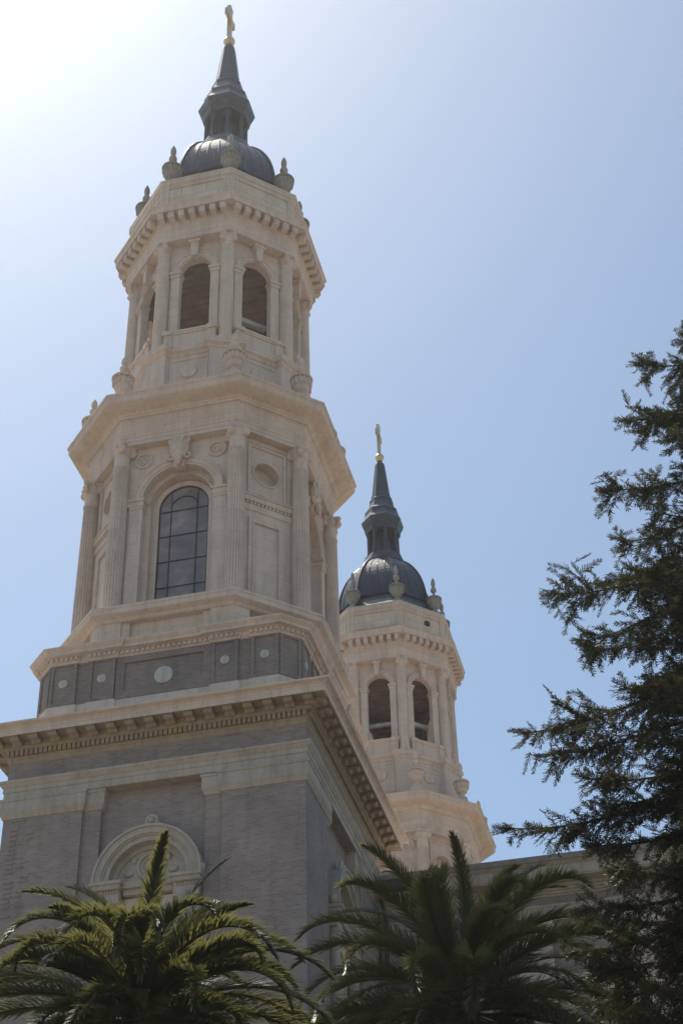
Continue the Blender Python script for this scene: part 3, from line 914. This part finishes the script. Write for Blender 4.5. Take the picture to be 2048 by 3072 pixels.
DIST = 28.398
near = make_tower()
far = copy_tree(near)
far.location = (0, DIST, 0)
for ch in list(near.children):
    if ch.get('side') == 0: bpy.data.objects.remove(ch)
for ch in list(near.children)+list(far.children):
    if 'side' in ch: del ch['side']
lm = MB()
lm.lathe([(0.05, 0), (0.09, 0.03), (0.10, 0.12), (0.07, 0.18), (0, 0.20)], 14, (4.12, -0.99, 20.82), ax=Matrix.Rotation(PI/2, 3, 'Y'), caps=False)
lm.box(4.0, 4.14, -1.05, -0.93, 20.74, 20.90)
lm.build('wall_lamp', M['lamp'], near)
near['label'] = 'tall cream stone and grey brick bell tower rising close behind the left palm'
near['group'] = far['group'] = 'twin bell towers of the church'
far['label'] = 'farther twin bell tower with a dark round hole in its parapet'
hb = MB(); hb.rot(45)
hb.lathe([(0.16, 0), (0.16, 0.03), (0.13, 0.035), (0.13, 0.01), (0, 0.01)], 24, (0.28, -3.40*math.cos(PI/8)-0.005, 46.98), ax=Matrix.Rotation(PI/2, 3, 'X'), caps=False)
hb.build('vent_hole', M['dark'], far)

# ------------------------------------------------------------------ nave of the church
N = thing('church_nave', 'long church side wall with tan stone cornice between the towers and the conifer', 'church', (4.2, 4.2, 0))
N['label'] = 'church nave side wall with tan cornice running right from the near tower behind the palms'
mb = MB()
X0, X1 = 0.02, 46.0
mb.box(X0, X1, 0.0, 19.6, 0, 21.5)
mb.box(X0, X1, 0.001, 19.5, 21.6, 22.3)
mb.box(-8.3, 0.02, 0.75, 19.1, 0, 23.2)
mb.build('wall', M['brick'], N)
mb = MB()
def wallstrip(prof):
    n = len(prof)
    mb.add([(X0, -d, z) for d, z in prof]+[(X1, -d, z) for d, z in prof],
           [(i, i+1, n+i+1, n+i) for i in range(n-1)]+[tuple(range(n)), tuple(range(2*n-1, n-1, -1))])
wallstrip([(-0.2, 21.24), (0.06, 21.24), (0.06, 21.42), (0.09, 21.43), (0.09, 21.60), (0.14, 21.65), (0.14, 21.70), (-0.2, 21.72)])
wallstrip([(-0.2, 21.98), (0.03, 21.98), (0.06, 22.03), (0.10, 22.04), (0.10, 22.10), (0.16, 22.12), (0.18, 22.18), (0.24, 22.20), (0.24, 22.26), (0.62, 22.30), (0.62, 22.34), (0.64, 22.34), (0.64, 22.64), (0.70, 22.68), (0.78, 22.74), (-0.2, 22.745)])
mb.build('cornice', M['old'], N)
mb = MB()
for i in range(13):
    x = 4.5+i*3.2
    mb.box(x-0.5, x+0.5, -0.14, 0.02, 0, 20.8)
    mb.box(x-0.58, x+0.58, -0.2, 0.02, 20.8, 21.23)
mb.build('pilaster', M['stone'], N)
for i in range(8):
    x = 6.1+i*3.2
    wb = MB()
    wb.arch_wall(1.05, 12.0, 19.6, 0.8, 18.0, 12.6, -0.08, 0.07)
    wb.ring(0.8, 1.0, 18.0, -0.16, -0.06)
    wb.box(-1.1, 1.1, -0.2, 0.0, 12.3, 12.6)
    o = wb.build('window', M['stone'], N, (x, 0, 0))
    wb = MB(); wb.prism([(-0.8, 12.6), (0.8, 12.6)]+[(0.8*math.cos(PI*k/16), 18+0.8*math.sin(PI*k/16)) for k in range(17)], -0.03, -0.012)
    wb.build('glass', M['glass'], o)
mb = MB()
mb.box(X0, X1, -0.80, -0.62, 22.75, 22.93)
mb.build('roof_edge', M['edge'], N)
mb = MB()
mb.add([(X0, -0.6, 22.90), (X1, -0.6, 22.90), (X1, 9.8, 25.2), (X0, 9.8, 25.2), (X1, 20.4, 22.9), (X0, 20.4, 22.9), (X0, -0.6, 22.76), (X1, -0.6, 22.76), (X1, 20.4, 22.76), (X0, 20.4, 22.76)],
       [(0, 1, 2, 3), (3, 2, 4, 5), (6, 7, 1, 0), (5, 4, 8, 9), (0, 3, 5, 9, 6), (1, 7, 8, 4, 2), (6, 9, 8, 7)])
mb.box(-8.6, 0.3, 0.5, 19.3, 23.2, 23.5)
mb.build('roof', M['roof'], N)
mb = MB()
mb.box(0.03, 1.62, -0.92, -0.645, 22.42, 22.72)
mb.box(1.62, 1.70, -0.96, -0.62, 22.38, 22.76)
mb.build('gutter', M['gutter'], N)
mb = MB()
mb.tube([(0.22, -0.78, 22.44), (0.22, -0.78, 22.2), (0.22, -0.14, 21.9), (0.22, -0.14, 0.1)], 0.06, 10)
mb.build('downspout', M['gutter'], N)

# ------------------------------------------------------------------ foliage
def leaf_mesh(name, P, mat):             # P: array (n,4,3) of quads
    me = bpy.data.meshes.new(name)
    n = len(P)
    me.vertices.add(n*4); me.vertices.foreach_set('co', np.ascontiguousarray(P, dtype=np.float32).ravel())
    me.loops.add(n*4); me.loops.foreach_set('vertex_index', np.arange(n*4, dtype=np.int32))
    me.polygons.add(n); me.polygons.foreach_set('loop_start', np.arange(0, n*4, 4, dtype=np.int32))
    me.polygons.foreach_set('loop_total', np.full(n, 4, dtype=np.int32))
    me.materials.append(mat)
    me.update(calc_edges=True)
    return me

def frond_mesh(rng, L, rise, droop, twist=0.0):
    # midrib in the x,z plane starting at the origin, leaflets to both sides
    K = 26
    pts = []; a = rise; x = z = 0.0
    for k in range(K+1):
        pts.append((x, z, a))
        s = k/K
        a -= droop*(0.4+1.4*s**1.3)/K
        x += math.cos(a)*L/K; z += math.sin(a)*L/K
    Q = []
    for k in range(K):                   # midrib as a thin ribbon pair
        (xa, za, aa), (xb, zb, ab) = pts[k], pts[k+1]
        wa = 0.045*(1-k/K)+0.006; wb_ = 0.045*(1-(k+1)/K)+0.006
        Q.append([(xa, -wa, za), (xb, -wb_, zb), (xb, wb_, zb), (xa, wa, za)])
        Q.append([(xa, 0, za-wa*0.8), (xb, 0, zb-wb_*0.8), (xb, 0, zb+wb_*0.3), (xa, 0, za+wa*0.3)])
    n = 220
    for i in range(n):
        s = 0.10+0.895*(i+rng.random()*0.6)/n
        k = min(int(s*K), K-1); t = s*K-k
        px = pts[k][0]*(1-t)+pts[k+1][0]*t; pz = pts[k][1]*(1-t)+pts[k+1][1]*t; a = pts[k][2]
        ln = L*0.135*(min(1, 0.35+s*2.2) if s < 0.3 else 1.0)*(1-0.62*max(0, (s-0.45)/0.55)**1.5)*(0.85+0.3*rng.random())
        for sd in (-1, 1):
            sweep = R_(46-20*s+rng.uniform(-10, 10))           # from the rib outward
            lift = R_(rng.choice((52, 34, 14))+rng.uniform(-9, 9))
            f = math.cos(sweep)
            o_ = math.sin(sweep)
            d = Vector((f*math.cos(a)-o_*math.sin(lift)*math.sin(a), sd*o_*math.cos(lift), f*math.sin(a)+o_*math.sin(lift)*math.cos(a)))
            if s > 0.96: d = (d+Vector((math.cos(a), 0, math.sin(a)))).normalized()
            nrm = Vector((-math.sin(a), 0, math.cos(a)))
            wv = d.cross(nrm); wv = (wv.normalized()+nrm*0.35*sd).normalized()*(0.0105+0.007*rng.random())
            p0 = Vector((px, 0, pz)); p1 = p0+d*ln*0.45; p2 = p0+d*ln-Vector((0, 0, ln*0.10))
            Q.append([p0-wv*0.5, p0+wv*0.5, p1+wv, p1-wv])
            Q.append([p1-wv, p1+wv, p2+wv*0.10, p2-wv*0.10])
    A = np.array([[tuple(q) for q in quad] for quad in Q])
    A[..., 1] += rng.uniform(-0.06, 0.06)*A[..., 0]**2          # each frond sweeps a little sideways
    return A

def palm(label, base, H, L, seed, n_fr, spin):
    rng = random.Random(seed)
    P = thing('palm_tree', label, 'palm tree', base, 'palms in front of the church')
    tb = MB()
    prof = []
    m = int(H/0.12)
    for k in range(m+1):
        z = H*k/m
        r = 0.36+0.05*math.exp(-z/0.8)+(0.018 if k % 2 else -0.018)
        if z > H-0.8: r *= 0.6
        prof.append((r, z))
    prof.append((0.05, H+0.02))
    tb.lathe(prof, 20, fn=lambda a, z: 1+0.05*math.sin(a*9+z*26))
    tb.build('trunk', M['palmbark'], P)
    var = []
    for rise, droop in ((86, 30), (80, 55), (72, 85), (62, 115), (50, 115), (38, 100), (22, 90), (5, 75), (-14, 55), (-34, 40), (-50, 28)):
        for q in range(2):
            var.append((rise, leaf_mesh('frond', frond_mesh(rng, L*rng.uniform(0.92, 1.06), R_(rise), R_(droop+rng.uniform(-14, 14))), M['palm'])))
    for i in range(n_fr):
        f = (i+0.5)/n_fr
        el = 86-f**0.82*136
        az = i*2.39996+spin+rng.uniform(-0.15, 0.15)
        best = sorted(var, key=lambda v: abs(v[0]-el)+rng.uniform(0, 9))[0]
        o = link('frond', best[1], P, (0.10*math.cos(az)*min(1, f*3), 0.10*math.sin(az)*min(1, f*3), H-0.05-0.5*f), 0)
        o.rotation_euler = (R_(rng.uniform(-20, 20)), R_(rng.uniform(-10, 10)), az)
        o.scale = (rng.uniform(0.88, 1.12) if el < 66 else rng.uniform(0.80, 0.98),)*3
    return P

def ray(px, py, hd):
    d = fw+rt2*((px-1024)/4980)-up2*((py-1536)/4980)
    return CAM+d*(hd/math.hypot(d.x, d.y))

pc = ray(420, 2995, 23.0)
palm('sunlit green palm with bright upright fronds below the arched niche of the near tower', (pc.x, pc.y, 0), pc.z, 2.85, 5, 100, 0.4)
pc = ray(1395, 2985, 33.3)
palm('dark shaded palm in front of the nave wall beside the conifer', (pc.x, pc.y, 0), pc.z, 4.2, 23, 100, 2.1)

# ------------------------------------------------------------------ conifer at the right edge
def conifer():
    rng = random.Random(3)
    nr = np.random.RandomState(4)
    base = ray(2440, 2450, 24.0)
    bx, by = base.x, base.y
    H = 23.6
    P = thing('conifer_tree', 'tall dark feathery conifer spreading drooping branches in from the right edge', 'tree', (bx, by, 0))
    tb = MB()
    tb.lathe([(0.52*max(0, 1-z/H)**0.9+0.02, z) for z in [H*k/24 for k in range(25)]], 14, fn=lambda a, z: 1+0.08*math.sin(a*6+z*1.5))
    tb.build('trunk', M['bark'], P)
    limbs = MB()
    Q = []
    def spray(p, d, L, dens=1.0):
        """a twig with feathery leaf blades along it"""
        n = max(3, int(L/0.028*dens))
        side = d.cross(Vector((0, 0, 1)))
        if side.length < 0.05: side = Vector((1, 0, 0))
        side.normalize()
        side = (side*math.cos(0.5)+Vector((0, 0, 1))*math.sin(rng.uniform(-0.9, 0.9))).normalized()
        nrm = d.cross(side).normalized()
        q = p
        dd = d.copy()
        st = L/n
        wv = nrm*0.006
        e = p+dd*L-Vector((0, 0, L*0.12))
        Q.append([p-wv, p+wv, e+wv*0.3, e-wv*0.3])
        for i in range(n):
            s = (i+0.5)/n
            q = p+(e-p)*s
            ll = (0.10-0.045*s)*rng.uniform(0.7, 1.3)
            for sd in (-1, 1):
                k = (dd*rng.uniform(0.55, 0.95)+side*sd*rng.uniform(0.6, 0.95)+nrm*rng.uniform(-0.35, 0.35)).normalized()
                w_ = k.cross(nrm).normalized()*rng.uniform(0.010, 0.017)+nrm*rng.uniform(-0.008, 0.008)
                t_ = q+k*ll
                Q.append([q-w_*0.6, q+w_*0.6, t_+w_*0.35, t_-w_*0.35])
        k = dd
        Q.append([e-side*0.012, e+side*0.012, e+dd*0.05+side*0.003, e+dd*0.05-side*0.003])
    def branch(z0, az, L, rise, droop, dens=1.0):
        K = 14
        a = rise
        p = Vector((0, 0, z0)); pts = [p.copy()]
        h = Vector((math.cos(az), math.sin(az), 0))
        for k in range(K):
            s = k/K
            a2 = a-droop*math.sin(s*PI*0.75)+droop*1.25*max(0, s-0.62)*2
            p = p+(h*math.cos(a2)+Vector((0, 0, math.sin(a2))))*(L/K)
            az_ = 0.05*rng.uniform(-1, 1)
            h = (h+Vector((-h.y, h.x, 0))*az_).normalized()
            pts.append(p.copy())
        limbs.tube(pts, [0.012+0.022*L/3*(1-k/K) for k in range(K+1)], 6)
        s = 0.22
        ph = rng.uniform(0, 6.28)
        while s < 1.0:
            k = min(int(s*K), K-1); t = s*K-k
            q = pts[k].lerp(pts[k+1], t)
            d0 = (pts[k+1]-pts[k]).normalized()
            sd0 = d0.cross(Vector((0, 0, 1))).normalized()
            clump = 0.5+0.5*math.sin(s*17+ph)
            lt = (0.72-0.36*s)*rng.uniform(0.5, 1.25)*min(1.2, 0.55+L/6)*(0.7+0.45*clump)
            for sd in (-1, 1):
                for rep in range(2):
                    dr = rng.uniform(-0.75, 0.30) if rep == 0 else rng.uniform(-1.1, 0.8)
                    d = (d0*rng.uniform(0.35, 1.0)+sd0*sd*rng.uniform(0.15, 1.0)+Vector((0, 0, dr))).normalized()
                    spray(q, d, lt, dens)
                    # second order, in loose clumps of uneven size
                    if lt > 0.2:
                        for u in (0.3, 0.6, 0.9):
                            if rng.random() < clump:
                                d2 = (d*rng.uniform(0.0, 0.9)+Vector((rng.uniform(-1, 1), rng.uniform(-1, 1), rng.uniform(-1.0, 0.5)))).normalized()
                                spray(q+d*lt*u, d2, lt*rng.uniform(0.35, 0.75), dens)
            s += 0.040*3.2/max(L, 1.6)*rng.uniform(0.7, 1.3)
        e = pts[-1]; d0 = (pts[-1]-pts[-2]).normalized()
        for q in range(5):
            spray(e, (d0+Vector((rng.uniform(-.5, .5), rng.uniform(-.5, .5), rng.uniform(-.3, .7)))).normalized(), 0.30, dens)
    # the boughs whose ends show against the sky, by direction, height and reach
    tips = [(1930, 1075), (1885, 1245), (1835, 1440), (1985, 1530), (1880, 1610), (1830, 1715), (1670, 1735), (1750, 1880), (1790, 1930), (1960, 2000), (1880, 2040),
            (1578, 2135), (1650, 2200), (1770, 2290), (1830, 2390), (1540, 2452), (1800, 2500), (1860, 2590), (1770, 2680), (1730, 2770), (1800, 2850), (1760, 2950), (1860, 3040), (1750, 3080)]
    for px, py in tips:
        hd = 24.0+rng.uniform(-1.2, 0.9)
        t = ray(px, py, hd)
        dx, dy = t.x-bx, t.y-by
        L = math.hypot(dx, dy)
        az = math.atan2(dy, dx)
        rise = R_(6)
        branch(t.z-0.02*L, az, L*1.01, rise, 0.28, 1.0)
    # the rest of the crown, all round, to the depth of the recesses between those boughs
    edge = [(1950, 1180), (1890, 1300), (1910, 1400), (2010, 1490), (2035, 1570), (1900, 1640), (1850, 1720), (1790, 1800), (1790, 1870), (1920, 1950), (1950, 2010), (1900, 2080), (1800, 2150),
            (1740, 2210), (1790, 2290), (1880, 2345), (1840, 2400), (1800, 2480), (1840, 2560), (1790, 2650), (1770, 2750), (1780, 2900), (1760, 3060)]
    zz = []; ll = []
    for px, py in edge:
        t = ray(px, py, 24.0)
        zz.append(t.z); ll.append(math.hypot(t.x-bx, t.y-by))
    o_ = np.argsort(zz)
    zz = np.array(zz)[o_]; ll = np.array(ll)[o_]
    z = 6.5
    i = 0
    while z < H-0.4:
        Lz = float(np.interp(z, zz, ll))
        if z > zz[-1]-0.2: Lz = 0.55
        for q in range(16 if z < 15 else 9):
            az = i*2.39996+rng.uniform(-0.3, 0.3)
            i += 1
            side = math.cos(az-PI)
            L = max(0.45, (Lz-0.35)*rng.uniform(0.45, 0.88))
            if side < -0.3:
                if rng.random() < 0.6: continue
                branch(z, az, L, R_(rng.uniform(-4, 16)), 0.3, 0.4)
            else:
                branch(z+rng.uniform(-0.15, 0.15), az, L, R_(rng.uniform(-6, 14)), 0.3, 0.8)
        z += 0.36
    print('QUADS', len(Q))
    limbs.build('limb', M['bark'], P)
    link('crown', leaf_mesh('crown', np.array([[tuple(v) for v in q] for q in Q]), M['needle']), P)
conifer()

# ------------------------------------------------------------------ added volume imitating veiling glare
hz = MB()
hz.box(-60, 75, -60, 80, -1.0, 63.5)
hm = bpy.data.materials.new('veiling_glare')
hm.use_nodes = True
ht = hm.node_tree
ht.nodes.remove(ht.nodes['Principled BSDF'])
pv = ht.nodes.new('ShaderNodeVolumePrincipled')
pv.inputs['Color'].default_value = (1.0, 0.97, 0.94, 1)
pv.inputs['Density'].default_value = 0.00042  # thin scattering volume, added to stand for the lens's milky veil
pv.inputs['Anisotropy'].default_value = 0.7
ht.links.new(pv.outputs[0], ht.nodes['Material Output'].inputs['Volume'])
glare_volume = hz.build('glare_volume', hm)
glare_volume['kind'] = 'stuff'
